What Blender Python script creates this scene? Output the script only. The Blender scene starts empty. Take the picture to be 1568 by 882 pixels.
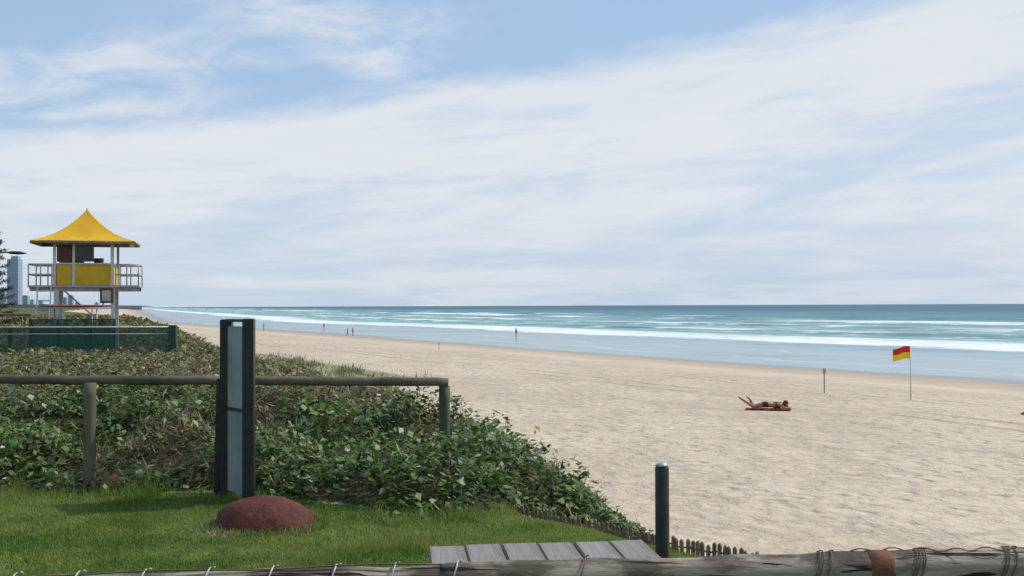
import bpy, bmesh, math, random
import numpy as np
from mathutils import Vector, Matrix, Euler
random.seed(3); rng=np.random.default_rng(7)
S=bpy.context.scene
CAMZ=6.5; F=1700.0
def px(p,y): return (p-784)/F*y

# ---------------- helpers ----------------
def newmat(name):
    m=bpy.data.materials.new(name); m.use_nodes=True
    nt=m.node_tree; nt.nodes.clear()
    return m,nt
class N:
    def __init__(s,nt): s.nt=nt
    def node(s,t,**k):
        n=s.nt.nodes.new(t)
        for a,b in k.items(): setattr(n,a,b)
        return n
    def put(s,sock,v):
        if isinstance(v,bpy.types.NodeSocket): s.nt.links.new(v,sock)
        elif v is not None:
            if sock.type=='RGBA' and not hasattr(v,'__len__'): v=(v,v,v,1)
            if sock.type=='RGBA' and len(v)==3: v=(*v,1)
            sock.default_value=v
    def m(s,op,a,b=None,c=None,clamp=False):
        n=s.node('ShaderNodeMath',operation=op); n.use_clamp=clamp
        s.put(n.inputs[0],a)
        if b is not None: s.put(n.inputs[1],b)
        if c is not None: s.put(n.inputs[2],c)
        return n.outputs[0]
    def mix(s,f,a,b):
        n=s.node('ShaderNodeMix',data_type='RGBA'); 
        s.put(n.inputs[0],f); s.put(n.inputs[6],a); s.put(n.inputs[7],b)
        return n.outputs[2]
    def ss(s,v,a,b,lo=0.0,hi=1.0):
        n=s.node('ShaderNodeMapRange',interpolation_type='SMOOTHSTEP')
        s.put(n.inputs[0],v); s.put(n.inputs[1],a); s.put(n.inputs[2],b); s.put(n.inputs[3],lo); s.put(n.inputs[4],hi)
        return n.outputs[0]
    def noise(s,vec,scale,detail=4,rough=.55,dist=0):
        n=s.node('ShaderNodeTexNoise'); s.put(n.inputs['Vector'],vec)
        n.inputs['Scale'].default_value=scale; n.inputs['Detail'].default_value=detail
        n.inputs['Roughness'].default_value=rough; n.inputs['Distortion'].default_value=dist
        return n.outputs[0]
    def vscale(s,vec,sc,off=(0,0,0)):
        n=s.node('ShaderNodeMapping'); s.put(n.inputs[0],vec); n.inputs['Scale'].default_value=sc; n.inputs['Location'].default_value=off
        return n.outputs[0]
    def sep(s,v):
        n=s.node('ShaderNodeSeparateXYZ'); s.put(n.inputs[0],v); return n.outputs
    def comb(s,a,b,c=0.0):
        n=s.node('ShaderNodeCombineXYZ'); s.put(n.inputs[0],a); s.put(n.inputs[1],b); s.put(n.inputs[2],c); return n.outputs[0]
    def attr(s,name):
        return s.node('ShaderNodeAttribute',attribute_name=name)
    def bump(s,h,strength,dist):
        n=s.node('ShaderNodeBump'); s.put(n.inputs['Height'],h); n.inputs['Strength'].default_value=strength; n.inputs['Distance'].default_value=dist
        return n.outputs[0]
    def pbsdf(s,col,rough=.8,spec=.3,normal=None,metal=0.0):
        n=s.node('ShaderNodeBsdfPrincipled')
        s.put(n.inputs['Base Color'],col); s.put(n.inputs['Roughness'],rough); s.put(n.inputs['Specular IOR Level'],spec); s.put(n.inputs['Metallic'],metal)
        if normal is not None: s.put(n.inputs['Normal'],normal)
        return n
    def out(s,sh):
        o=s.node('ShaderNodeOutputMaterial'); s.nt.links.new(sh,o.inputs[0])

def simple(name,c1,c2=None,scale=6,rough=.7,spec=.3,bumpd=0.004,stretch=(1,1,1),metal=0.0):
    m,nt=newmat(name); n=N(nt)
    co=n.node('ShaderNodeTexCoord').outputs['Object']
    v=n.vscale(co,stretch)
    f=n.noise(v,scale,5,.6)
    f2=n.ss(f,.35,.65)
    if c2 is None: c2=tuple(x*.7 for x in c1)
    col=n.mix(f2,c1,c2)
    b=n.bump(n.noise(v,scale*4,4),.5,bumpd)
    n.out(n.pbsdf(col,rough,spec,b,metal).outputs[0]); return m

def obj_from(name,verts,faces,mats,parent=None,smooth=False):
    me=bpy.data.meshes.new(name); me.from_pydata([tuple(v) for v in verts],[],faces); me.update()
    o=bpy.data.objects.new(name,me); S.collection.objects.link(o)
    for m in (mats if isinstance(mats,(list,tuple)) else [mats]): me.materials.append(m)
    if smooth: me.polygons.foreach_set('use_smooth',[True]*len(me.polygons))
    if parent: o.parent=parent
    return o
def empty(name,loc=(0,0,0),rz=0):
    e=bpy.data.objects.new(name,None); S.collection.objects.link(e); e.location=loc; e.rotation_euler=(0,0,rz); e.empty_display_size=.2
    return e
def box(name,c,s,mat,parent=None,rot=(0,0,0),bev=.006):
    bm=bmesh.new(); bmesh.ops.create_cube(bm,size=1)
    for v in bm.verts: v.co=Vector((v.co.x*s[0],v.co.y*s[1],v.co.z*s[2]))
    if bev: bmesh.ops.bevel(bm,geom=list(bm.edges),offset=min(bev,min(s)*.3),segments=2,affect='EDGES')
    me=bpy.data.meshes.new(name); bm.to_mesh(me); bm.free(); me.materials.append(mat)
    o=bpy.data.objects.new(name,me); S.collection.objects.link(o); o.location=c; o.rotation_euler=rot
    if parent: o.parent=parent
    return o
def tubegeo(pts,rads,seg=12,jit=0,cap=True):
    pts=[Vector(p) for p in pts]; V=[];Fc=[]
    up=Vector((0,0,1))
    prev=None
    for i,p in enumerate(pts):
        d=(pts[min(i+1,len(pts)-1)]-pts[max(i-1,0)]).normalized()
        if prev is None:
            a=d.cross(up)
            if a.length<.05: a=d.cross(Vector((0,1,0)))
            a.normalize()
        else:
            a=(prev-d*prev.dot(d)).normalized()
        prev=a; b=d.cross(a)
        for k in range(seg):
            t=2*math.pi*k/seg; r=rads[i]*(1+random.uniform(-jit,jit))
            V.append(p+a*math.cos(t)*r+b*math.sin(t)*r)
    for i in range(len(pts)-1):
        for k in range(seg):
            k2=(k+1)%seg
            Fc.append((i*seg+k,i*seg+k2,(i+1)*seg+k2,(i+1)*seg+k))
    if cap:
        Fc.append(tuple(range(seg))[::-1]); Fc.append(tuple((len(pts)-1)*seg+k for k in range(seg)))
    return V,Fc
def tube(name,pts,rads,mat,parent=None,seg=12,jit=0,smooth=True):
    if not hasattr(rads,'__len__'): rads=[rads]*len(pts)
    V,Fc=tubegeo(pts,rads,seg,jit)
    o=obj_from(name,V,Fc,mat,parent,smooth)
    return o
def merge_tubes(name,lst,mat,parent=None,seg=8):
    V=[];Fc=[]
    for pts,r in lst:
        if not hasattr(r,'__len__'): r=[r]*len(pts)
        v,f=tubegeo(pts,r,seg); o=len(V); V+=v; Fc+=[tuple(i+o for i in ff) for ff in f]
    return obj_from(name,V,Fc,mat,parent,True)

def vnoise(x,y,seed=0):
    x=np.asarray(x,float);y=np.asarray(y,float)
    xi=np.floor(x).astype(np.int64);yi=np.floor(y).astype(np.int64);fx=x-xi;fy=y-yi
    def h(a,b):
        n=(a*374761393+b*668265263+seed*1442695041)&0x7fffffff
        n=((n^(n>>13))*1274126177)&0x7fffffff
        n=(n^(n>>16))&0xffff
        return n/65535.0
    fx=fx*fx*(3-2*fx);fy=fy*fy*(3-2*fy)
    return (h(xi,yi)*(1-fx)+h(xi+1,yi)*fx)*(1-fy)+(h(xi,yi+1)*(1-fx)+h(xi+1,yi+1)*fx)*fy
def fbm(x,y,o=3,seed=0):
    s=0;a=.5;t=0
    for i in range(o):
        s=s+a*vnoise(x*2**i,y*2**i,seed+i*7);t+=a;a*=.5
    return s/t
def sst(a,b,x):
    t=np.clip((x-a)/(b-a),0,1); return t*t*(3-2*t)

# ---------------- terrain functions ----------------
DY=np.array([-300,0,6,9.3,11.5,13,16,25,35,45,150,500,3000,40000.])
DX=np.array([150,9,4.3,2.0,.25,.35,-.8,-4.2,-9.0,-13.6,-52,-215,-1130,-14000.])
def Xd(Y): return np.interp(Y,DY,DX)
def Xs(Y):
    Y=np.asarray(Y,float)
    c=np.where(Y<450,.5*Y,225+.345*(Y-450))
    return 90-c
def Yb(X): return np.interp(X,[-9,-6,-3,-1.6,-.5,-.1,.15,.7,1.3,2],[12.3,12.0,11.7,10.8,10.35,10.9,11.75,11.35,10.85,10.1])
def vegmask(X,Y):
    q=X-Xd(Y)
    nz=fbm(X*.9,Y*.9,3,5)-.5; n2=fbm(X*2.6,Y*2.6,2,15)-.5
    a=sst(-.05,.25,Y-Yb(X)+nz*.35+n2*.2)
    edge=np.interp(Y,[10,12,14,16,25,40,60,100],[.6,1.1,.8,.4,.5,1.5,3,4])
    b=1-sst(-.25,.35,q-edge+nz*2.3+n2*1.3)
    return a*b
def zland(X,Y):
    q=X-Xd(Y); w=Xs(Y)-X
    zt=4.5+.42*sst(12.0,16.5,Y)+.13*sst(20,34,Y)+ .5*sst(60,200,Y)*(fbm(X*.02,Y*.02,3,3))
    zb=np.where(w>0, 2.6*sst(0,62,w)**.9, np.where(w>-60,w*.008,-.48+(w+60)*.03))
    zb=np.maximum(zb,-6)
    zb=zb+.12*(fbm(X*.08,Y*.05,3,9)-.5)*sst(0,20,w)+.10*(fbm(X*.03,Y*.015,2,4)-.5)*(1-sst(0,20,np.abs(w)))
    f=sst(-1.2,np.interp(Y,[20,60],[3.8,9]),q)
    z=zt*(1-f)+zb*f
    return z
def hfar(Y): return np.interp(Y,[14,20,30],[1,.6,.42])
def lumps(X,Y):
    return vegmask(X,Y)*(.02+.50*(fbm(X*.85,Y*.85,3,21)-.3)*sst(-.1,1.2,Y-Yb(X)))*hfar(Y)
def zter(X,Y): return zland(X,Y)+lumps(X,Y)

def gridmesh(name,U,Vv,Xf,Zf):
    nu,nv=len(U),len(Vv)
    A,B=np.meshgrid(U,Vv,indexing='ij')
    X=Xf(A,B);Y=B;Z=Zf(X,Y,A)
    co=np.stack([X,Y,Z],-1).reshape(-1,3)
    idx=np.arange(nu*nv).reshape(nu,nv)
    f=np.stack([idx[:-1,:-1],idx[1:,:-1],idx[1:,1:],idx[:-1,1:]],-1).reshape(-1,4)
    me=bpy.data.meshes.new(name)
    me.vertices.add(len(co)); me.vertices.foreach_set('co',co.astype(np.float32).ravel())
    me.loops.add(f.size); me.loops.foreach_set('vertex_index',f.ravel().astype(np.int32))
    me.polygons.add(len(f)); me.polygons.foreach_set('loop_start',np.arange(0,f.size,4,dtype=np.int32))
    me.polygons.foreach_set('use_smooth',np.ones(len(f),bool)); me.update(calc_edges=True)
    o=bpy.data.objects.new(name,me); S.collection.objects.link(o)
    return o,X.ravel(),Y.ravel(),A.ravel()

q=np.concatenate([-np.geomspace(4000,14,40),np.arange(-13,13,.16),np.arange(13,70,1.2),np.geomspace(71,3000,40)])
Yv=np.concatenate([np.arange(-80,0,4),np.arange(0,7,.5),np.arange(7,20,.13),np.arange(20,60,.45),np.geomspace(61,30000,110)])
ter,tx,ty,_=gridmesh('ground',q,Yv,lambda a,b:Xd(b)+a,lambda X,Y,a:zter(X,Y))
me=ter.data
at=me.attributes.new('crd','FLOAT_VECTOR','POINT'); at.data.foreach_set('vector',np.stack([tx-Xd(ty),Xs(ty)-tx,ty],-1).astype(np.float32).ravel())
vm=vegmask(tx,ty)
qd=tx+.5*ty
gm=sst(57,62,ty)*(1-sst(90,100,ty))*sst(20,22.5,qd)*(1-sst(23.5,27,qd))
lm=(1-sst(-.05,.25,ty-Yb(tx)+(fbm(tx*.9,ty*.9,3,5)-.5)*.35))*(1-sst(-.5,.25,tx-Xd(ty)))
at=me.attributes.new('msk','FLOAT_VECTOR','POINT'); at.data.foreach_set('vector',np.stack([vm,lm,gm],-1).astype(np.float32).ravel())
m,nt=newmat('ground_sand_and_grass'); n=N(nt)
pos=n.node('ShaderNodeNewGeometry').outputs['Position']
crd=n.sep(n.attr('crd').outputs['Vector']); msk=n.sep(n.attr('msk').outputs['Vector'])
W=crd[1]
nb=n.noise(pos,.15,4); nf=n.noise(pos,2.2,5,.65,.6); nff=n.noise(pos,40,3,.7)
sand=n.mix(n.ss(nb,.35,.65),(.52,.425,.325),(.59,.49,.38))
sand=n.mix(n.ss(nf,.48,.66,0,.40),sand,(.36,.285,.21))
nm=n.noise(n.vscale(pos,(.35,1.0,1)),.9,6,.72,.5)
sand=n.mix(n.ss(nm,.53,.66,0,.50),sand,(.38,.30,.22))
sand=n.mix(n.ss(nff,.45,.7,0,.3),sand,(.40,.32,.24))
wv=n.m('ADD',W,n.m('MULTIPLY',n.m('SUBTRACT',n.noise(n.vscale(pos,(.02,.02,0)),1,2),.5),14))
tr=None
for c in (38,40.5,42.4,47,48.9,55,57,33):
    d=n.m('ABSOLUTE',n.m('SUBTRACT',wv,c)); t=n.ss(d,.14,.4,1,0); tr=t if tr is None else n.m('MAXIMUM',tr,t)
tr=n.m('MULTIPLY',tr,n.ss(n.noise(pos,.2,3),.38,.55))
sand=n.mix(n.m('MULTIPLY',tr,.6),sand,(.33,.26,.19))
wn=n.m('ADD',W,n.m('MULTIPLY',n.m('SUBTRACT',n.noise(pos,.06,3),.5),10))
smooth=n.ss(wn,24,40)
damp=n.ss(wn,10,30,1,0); wet=n.ss(wn,2,11,1,0)
sand=n.mix(n.m('MULTIPLY',damp,.6),sand,(.36,.285,.22))
sand=n.mix(n.m('MULTIPLY',wet,.85),sand,(.25,.21,.175))
brk=n.noise(pos,5,4,.7)
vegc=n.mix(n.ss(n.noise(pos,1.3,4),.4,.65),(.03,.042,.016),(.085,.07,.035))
farg=n.mix(n.ss(n.noise(pos,.5,4,.7),.35,.65),(.08,.10,.035),(.19,.165,.085))
farg=n.mix(n.ss(n.noise(pos,4,4,.7),.45,.65,0,.7),farg,(.045,.05,.02))
vegc=n.mix(n.ss(crd[2],20,40),vegc,farg)
lawn=n.mix(n.ss(n.noise(pos,2.5,5,.7),.35,.65),(.055,.10,.018),(.12,.17,.035))
lawn=n.mix(n.ss(n.noise(pos,30,3,.7),.45,.65,0,.6),lawn,(.035,.055,.014))
gr=n.mix(n.ss(brk,.35,.6),(.15,.17,.09),(.34,.32,.20))
col=n.mix(n.ss(n.m('ADD',msk[2],n.m('MULTIPLY',n.m('SUBTRACT',brk,.5),.9)),.4,.6),sand,gr)
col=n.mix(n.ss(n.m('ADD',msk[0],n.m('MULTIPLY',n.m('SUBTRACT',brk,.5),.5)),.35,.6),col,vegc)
col=n.mix(n.ss(n.m('ADD',msk[1],n.m('MULTIPLY',n.m('SUBTRACT',brk,.5),.6)),.35,.6),col,lawn)
foot=n.node('ShaderNodeTexVoronoi'); n.put(foot.inputs['Vector'],pos); foot.inputs['Scale'].default_value=1.5
fh=n.m('MULTIPLY',n.ss(foot.outputs['Distance'],.0,.38),n.ss(nb,.35,.6))
h=n.m('ADD',n.m('MULTIPLY',nf,1.2),n.m('ADD',n.m('MULTIPLY',fh,.8),n.m('MULTIPLY',n.noise(pos,.6,4),2.2)))
h=n.m('ADD',n.m('MULTIPLY',h,n.m('ADD',n.m('MULTIPLY',smooth,.85),.06)),n.m('MULTIPLY',tr,-.35))
h=n.m('MULTIPLY',h,n.m('SUBTRACT',1,n.m('MULTIPLY',wet,.98)))
bp=n.bump(h,.9,.17)
rough=n.m('SUBTRACT',.95,n.m('MULTIPLY',wet,.62))
n.out(n.pbsdf(col,rough,n.m('ADD',.1,n.m('MULTIPLY',wet,.4)),bp).outputs[0])
me.materials.append(m)

# ---------------- ocean ----------------
CR=[(66,9,.30),(104,10,.6),(152,13,.8),(232,14,.9),(310,20,.8),(420,24,.6)]
o_=np.concatenate([np.arange(-30,40,3),np.arange(40,420,2.5),np.geomspace(425,40000,90)])
Yo=np.concatenate([np.geomspace(400,20,30)*-1,np.arange(-10,700,7),np.geomspace(705,40000,70)])
def crc(i,c,Y): return c+22*(fbm(Y*.006+i*9,Y*0+i*3.,2,i)-.5)
def swell(X,Y,o):
    z=np.zeros_like(X)
    for i,(c,wd,a) in enumerate(CR):
        am=a*(.35+.9*fbm(Y*.012+i*5,Y*0+7.,2,i+30))
        d=o-crc(i,c,Y)
        sh=np.where(d<0,np.exp(-(d/(wd*.45))**2),np.exp(-(d/(wd*1.5))**2))
        z+=am*sh
    z+=.16*(fbm(o*.12,Y*.03,3,77)-.5)*sst(20,80,o)
    return z
sea,sx,sy,so=gridmesh('sea_water',o_,Yo,lambda a,b:Xs(b)+a,swell)
at=sea.data.attributes.new('oc','FLOAT_VECTOR','POINT'); at.data.foreach_set('vector',np.stack([so,sy,sy*0],-1).astype(np.float32).ravel())
cr=[so-crc(i,c[0],sy) for i,c in enumerate(CR)]
a1=sea.data.attributes.new('cr1','FLOAT_VECTOR','POINT'); a1.data.foreach_set('vector',np.stack(cr[:3],-1).astype(np.float32).ravel())
a2=sea.data.attributes.new('cr2','FLOAT_VECTOR','POINT'); a2.data.foreach_set('vector',np.stack(cr[3:],-1).astype(np.float32).ravel())
m,nt=newmat('sea_water_surface'); n=N(nt)
oc=n.attr('oc').outputs['Vector']; ocs=n.sep(oc); O=ocs[0]
c1=n.sep(n.attr('cr1').outputs['Vector']); c2=n.sep(n.attr('cr2').outputs['Vector'])
col=n.mix(n.ss(O,20,95),(.32,.36,.35),(.16,.31,.30))
col=n.mix(n.ss(O,110,300),col,(.07,.185,.205))
col=n.mix(n.ss(O,300,1000),col,(.032,.10,.145))
strk=n.noise(n.vscale(oc,(.06,.012,1)),1,5,.65)
col=n.mix(n.ss(strk,.42,.66,0,.6),col,n.mix(n.ss(O,200,800),(.22,.38,.37),(.065,.155,.20)))
chop=n.noise(n.vscale(oc,(.03,.02,1)),1,7,.75)
col=n.mix(n.ss(chop,.5,.62,0,.45),col,(.03,.105,.13))
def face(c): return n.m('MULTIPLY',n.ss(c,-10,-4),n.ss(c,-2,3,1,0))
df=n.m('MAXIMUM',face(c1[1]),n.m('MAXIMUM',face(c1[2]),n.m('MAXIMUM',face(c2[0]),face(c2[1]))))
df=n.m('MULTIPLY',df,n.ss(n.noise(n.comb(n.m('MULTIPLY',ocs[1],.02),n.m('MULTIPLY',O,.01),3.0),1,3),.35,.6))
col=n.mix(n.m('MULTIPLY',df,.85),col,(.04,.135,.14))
fn=n.noise(n.vscale(oc,(.12,.05,1)),1,6,.68)
fl=n.noise(n.vscale(oc,(.35,.18,1)),1,5,.7)
al=lambda k,off: n.noise(n.comb(n.m('MULTIPLY',ocs[1],k),off,0.0),1,3)
def band(c,lo,hi,soft):
    e=n.m('ADD',c,n.m('MULTIPLY',n.m('SUBTRACT',fn,.5),34))
    return n.m('MULTIPLY',n.ss(e,lo-soft,lo+soft),n.ss(e,hi-soft*4,hi+soft*4,1,0))
foam=n.m('MULTIPLY',band(c1[0],-19,5,2.5),n.ss(al(.02,1.1),.30,.5,.7,1))
f2=n.m('MULTIPLY',band(c1[1],-4,9,3),n.ss(al(.012,2.2),.46,.56,.15,.9))
f3=n.m('MULTIPLY',band(c1[2],-4,12,3),n.ss(al(.010,5.1),.44,.54,.1,.9))
f4=n.m('MULTIPLY',band(c2[0],-10,16,3),n.ss(al(.006,8.7),.40,.5,.1,1))
f5=n.m('MULTIPLY',band(c2[1],-5,12,3),n.ss(al(.009,11.3),.48,.58,0,.9))
foam=n.m('MAXIMUM',foam,n.m('MAXIMUM',n.m('MAXIMUM',f2,f3),n.m('MAXIMUM',f4,f5)))
pf=n.m('MULTIPLY',n.ss(n.m('ADD',n.m('MULTIPLY',fn,.5),n.m('MULTIPLY',fl,.5)),.50,.62),n.m('MULTIPLY',n.ss(O,45,80),n.ss(O,180,360,.75,0)))
foam=n.m('MAXIMUM',foam,pf)
wc=n.m('MULTIPLY',n.ss(n.noise(n.vscale(oc,(.05,.03,1),(3,9,0)),1,6,.75),.64,.70),n.ss(O,300,2500,.6,0))
foam=n.m('MAXIMUM',foam,wc)
e=n.m('ADD',O,n.m('MULTIPLY',n.m('SUBTRACT',n.noise(n.vscale(oc,(.03,.03,1)),1,3),.5),30))
for c in (8,24):
    foam=n.m('MAXIMUM',foam,n.m('MULTIPLY',n.ss(n.m('ABSOLUTE',n.m('SUBTRACT',e,c)),.2,1.5,1,0),.3))
foam=n.m('MULTIPLY',foam,n.ss(fl,.25,.55,.5,1))
col=n.mix(foam,col,(.76,.78,.78))
rip=n.noise(n.vscale(oc,(1.2,.5,1)),1,5,.7)
big=n.noise(n.vscale(oc,(.1,.03,1)),1,4,.6)
hh=n.m('MULTIPLY',n.m('ADD',n.m('MULTIPLY',rip,.25),big),n.ss(O,25,70,.03,1))
bp=n.bump(hh,.8,.8)
dif=n.node('ShaderNodeBsdfDiffuse'); n.put(dif.inputs[0],col); n.put(dif.inputs['Normal'],bp)
gl=n.node('ShaderNodeBsdfGlossy'); n.put(gl.inputs['Roughness'],n.ss(O,20,70,.12,.45)); n.put(gl.inputs['Normal'],bp); n.put(gl.inputs[0],(.85,.9,.95,1))
mx=n.node('ShaderNodeMixShader'); n.put(mx.inputs[0],n.m('MULTIPLY',n.ss(O,30,75,.55,.15),n.m('SUBTRACT',1,n.m('MULTIPLY',foam,.85))))
nt.links.new(dif.outputs[0],mx.inputs[1]); nt.links.new(gl.outputs[0],mx.inputs[2]); n.out(mx.outputs[0])
sea.data.materials.append(m)

# ---------------- foliage ----------------
def leafmat(name,tr=.25,rough=.5,spec=.4):
    m,nt=newmat(name); n=N(nt)
    c=n.attr('col').outputs['Color']
    p=n.pbsdf(c,rough,spec)
    t=n.node('ShaderNodeBsdfTranslucent'); n.put(t.inputs[0],c)
    mx=n.node('ShaderNodeMixShader'); mx.inputs[0].default_value=tr
    nt.links.new(p.outputs[0],mx.inputs[1]); nt.links.new(t.outputs[0],mx.inputs[2]); n.out(mx.outputs[0]); return m
def meshquads(name,P,cols,mat,k):
    nq=len(P); me=bpy.data.meshes.new(name)
    me.vertices.add(nq*k); me.vertices.foreach_set('co',P.astype(np.float32).ravel())
    me.loops.add(nq*k); me.loops.foreach_set('vertex_index',np.arange(nq*k,dtype=np.int32))
    me.polygons.add(nq); me.polygons.foreach_set('loop_start',np.arange(0,nq*k,k,dtype=np.int32)); me.update(calc_edges=True)
    a=me.attributes.new('col','FLOAT_COLOR','FACE'); a.data.foreach_set('color',np.concatenate([cols,np.ones((nq,1))],1).astype(np.float32).ravel())
    me.materials.append(mat); o=bpy.data.objects.new(name,me); S.collection.objects.link(o); return o
def leaves(base,size,normal_tilt,aspect,fold=None):
    nn=len(base); az=rng.uniform(0,2*np.pi,nn); tilt=rng.normal(0,normal_tilt,nn)
    d=np.stack([np.cos(az)*np.cos(tilt),np.sin(az)*np.cos(tilt),np.sin(tilt)],-1)
    side=np.stack([-np.sin(az),np.cos(az),rng.normal(0,.35,nn)],-1); side/=np.linalg.norm(side,axis=1)[:,None]
    s=size[:,None]
    p0=base; p1=base+d*s*.55+side*s*aspect[:,None]*.5; p2=base+d*s-np.array([0,0,.15])*s; p3=base+d*s*.55-side*s*aspect[:,None]*.5
    return np.stack([p0,p1,p2,p3],1)
LM=leafmat('coastal_leaf')
zones=[(10,18,-8.5,2.6,720,.086),(18,30,-17,1.2,330,.11),(30,60,-36,-6,75,.18),(60,140,-75,-18,10,.5)]
allP=[];allC=[]
for (y0,y1,x0,x1,dens,sz) in zones:
    nn=int((y1-y0)*(x1-x0)*dens); X=rng.uniform(x0,x1,nn); Y=rng.uniform(y0,y1,nn)
    vmk=vegmask(X,Y); keep=(rng.random(nn)<vmk)&(X>-.56*Y-1)
    thin=.35+.65*sst(.30,.52,fbm(X*1.9,Y*1.9,3,131)); keep&=rng.random(nn)<thin
    keep&=~((Y>32.6)&(Y<40)&(X>-19)&(X<-10.6)&(rng.random(nn)<.75))
    X=X[keep];Y=Y[keep];k=len(X)
    hN=fbm(X*1.6,Y*1.6,3,50); cl=fbm(X*2.7,Y*2.7,2,90)
    lip=np.interp(X,[-.6,0,.3],[1,.6,.4])
    lip=np.where(Y<13.2,lip,1)
    ht=(.02+.36*sst(.28,.7,hN)+.16*sst(.5,.72,cl))*sst(-.1,.6,Y-Yb(X))*(.5+.5*sst(.4,1,vegmask(X,Y)))*hfar(Y)*lip+.03
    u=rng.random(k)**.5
    Z=zter(X,Y)+ht*u
    dry=fbm(X*.55,Y*.35,3,33)
    dry=np.clip(sst(.46,.64,dry)*1.1+.75*sst(14,22,Y)*(fbm(X*.4,Y*.3,2,60)) ,0,1)
    dry=np.maximum(dry,np.exp(-((X+4.1)/.9)**2-((Y-12.9)/.8)**2)*1.2)
    isdry=rng.random(k)<dry*.65+.08
    size=sz*rng.uniform(.5,1.45,k); asp=rng.uniform(.5,.95,k)
    blade=isdry|(rng.random(k)<.12)
    bf=np.interp(Y,[13,20,30],[1.9,1.2,.8])
    size=np.where(blade,size*bf,size); asp=np.where(blade,np.interp(Y,[13,25],[.09,.3]),asp)
    P=leaves(np.stack([X,Y,Z],-1),size,.55,asp)
    P[blade,2,2]+=(size*.3*hfar(Y))[blade]
    clump=.62+.75*fbm(X*1.2,Y*1.2,3,201)
    v=rng.uniform(.5,1.45,k)*(.30+.85*u)*1.15*clump; v=v[:,None]  # canopy self-shade put into the colour: lower leaves get darker
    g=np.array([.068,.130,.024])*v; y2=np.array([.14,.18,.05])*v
    mixr=(rng.random(k)<.25)[:,None]; g=np.where(mixr,y2,g)
    glint=(rng.random(k)<.06)[:,None]; g=np.where(glint,np.array([.34,.37,.26])*v,g)  # a few leaves coloured pale as painted sun glints
    fa=sst(15,30,Y)[:,None]; g=g*(1-fa)+(np.array([.15,.155,.055])*v)*fa
    b=np.array([.27,.20,.11])*v; b2=np.array([.13,.085,.05])*v
    b=np.where((rng.random(k)<.5)[:,None],b,b2)
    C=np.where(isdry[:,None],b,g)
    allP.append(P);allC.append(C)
# runners and outlying plants creeping on to the sand
rX=[];rY=[];RUN=[]
for (cx,cy,r,c) in [(1.15,14.6,.35,220),(1.0,13.4,.45,380),(1.0,12.4,.4,280),(1.7,12.0,.3,120),(1.9,10.6,.3,120),(2.4,9.9,.3,120),(2.1,11.3,.14,60)]:
    a=rng.normal(0,1,(c,2))*[r,r*.5]; rX.append(cx+a[:,0]); rY.append(cy+a[:,1])
for (ax,ay,ang_,L_) in [(.9,14.0,.25,1.5),(1.0,13.6,.0,1.3),(.7,14.8,.5,1.2),(1.2,12.8,-.2,1.2),(1.3,12.3,.1,1.1),(.2,15.6,.3,1.0),(1.6,11.6,.1,.9)]:
    pts=[];x_,y_=ax,ay
    for i in range(14):
        x_+=math.cos(ang_)*L_/14; y_+=math.sin(ang_)*L_/14; ang_+=random.uniform(-.3,.3)
        pts.append((x_,y_,float(zter(np.array([x_]),np.array([y_]))[0])+.02+random.uniform(0,.03)))
    RUN.append((pts,[.006]*14))
    for (a_,b_,c_) in pts:
        k2=random.randint(3,12); rX.append(rng.normal(a_,.045,k2)); rY.append(rng.normal(b_,.04,k2))
X=np.concatenate(rX);Y=np.concatenate(rY);k=len(X)
P=leaves(np.stack([X,Y,zter(X,Y)+rng.uniform(0,.13,k)],-1),.08*rng.uniform(.6,1.2,k),.5,rng.uniform(.5,.9,k))
allP.append(P);allC.append(np.array([.085,.14,.04])*rng.uniform(.4,1.5,k)[:,None])
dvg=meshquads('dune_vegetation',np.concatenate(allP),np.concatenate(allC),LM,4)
merge_tubes('vine_runners',RUN,simple('vine_stem',(.16,.09,.05)),dvg,5)
nn=9000; Y=rng.uniform(57,100,nn); X=rng.uniform(19,27,nn)-.5*Y
k_=(rng.random(nn)<sst(57,62,Y)*(1-sst(90,100,Y))*sst(19.5,22.5,X+.5*Y)*(1-sst(23.5,27,X+.5*Y))*sst(.35,.6,fbm(X*.5,Y*.3,2,8)))
X=X[k_];Y=Y[k_]
X2=rng.uniform(.3,3.4,2600);Y2=rng.uniform(8.3,17,2600); kk=(rng.random(2600)<sst(.45,.65,fbm(X2*1.5,Y2*1.5,2,71)))&(X2-Xd(Y2)>-.1)&(X2-Xd(Y2)<2.2); 
for (X_,Y_,hm,nm_) in ((X,Y,1.0,'dune_grass'),(X2[kk],Y2[kk],.35,'dune_grass')):
    k=len(X_)
    base=np.stack([X_,Y_,zter(X_,Y_)],-1); h=rng.uniform(.15,.45,k)[:,None]*hm
    sd=rng.normal(0,1,(k,3))*[1,1,0]; sd/=np.linalg.norm(sd,axis=1)[:,None]
    P=np.stack([base-sd*.03*hm**1.5,base+sd*.03*hm**1.5,base+rng.normal(0,.1,(k,3))*[1,1,0]*hm+h*[0,0,1]],1)
    meshquads(nm_,P,np.array([.20,.20,.11])*rng.uniform(.6,1.4,k)[:,None],leafmat('dune_grass_blade',.2,.7,.2),3)
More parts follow.
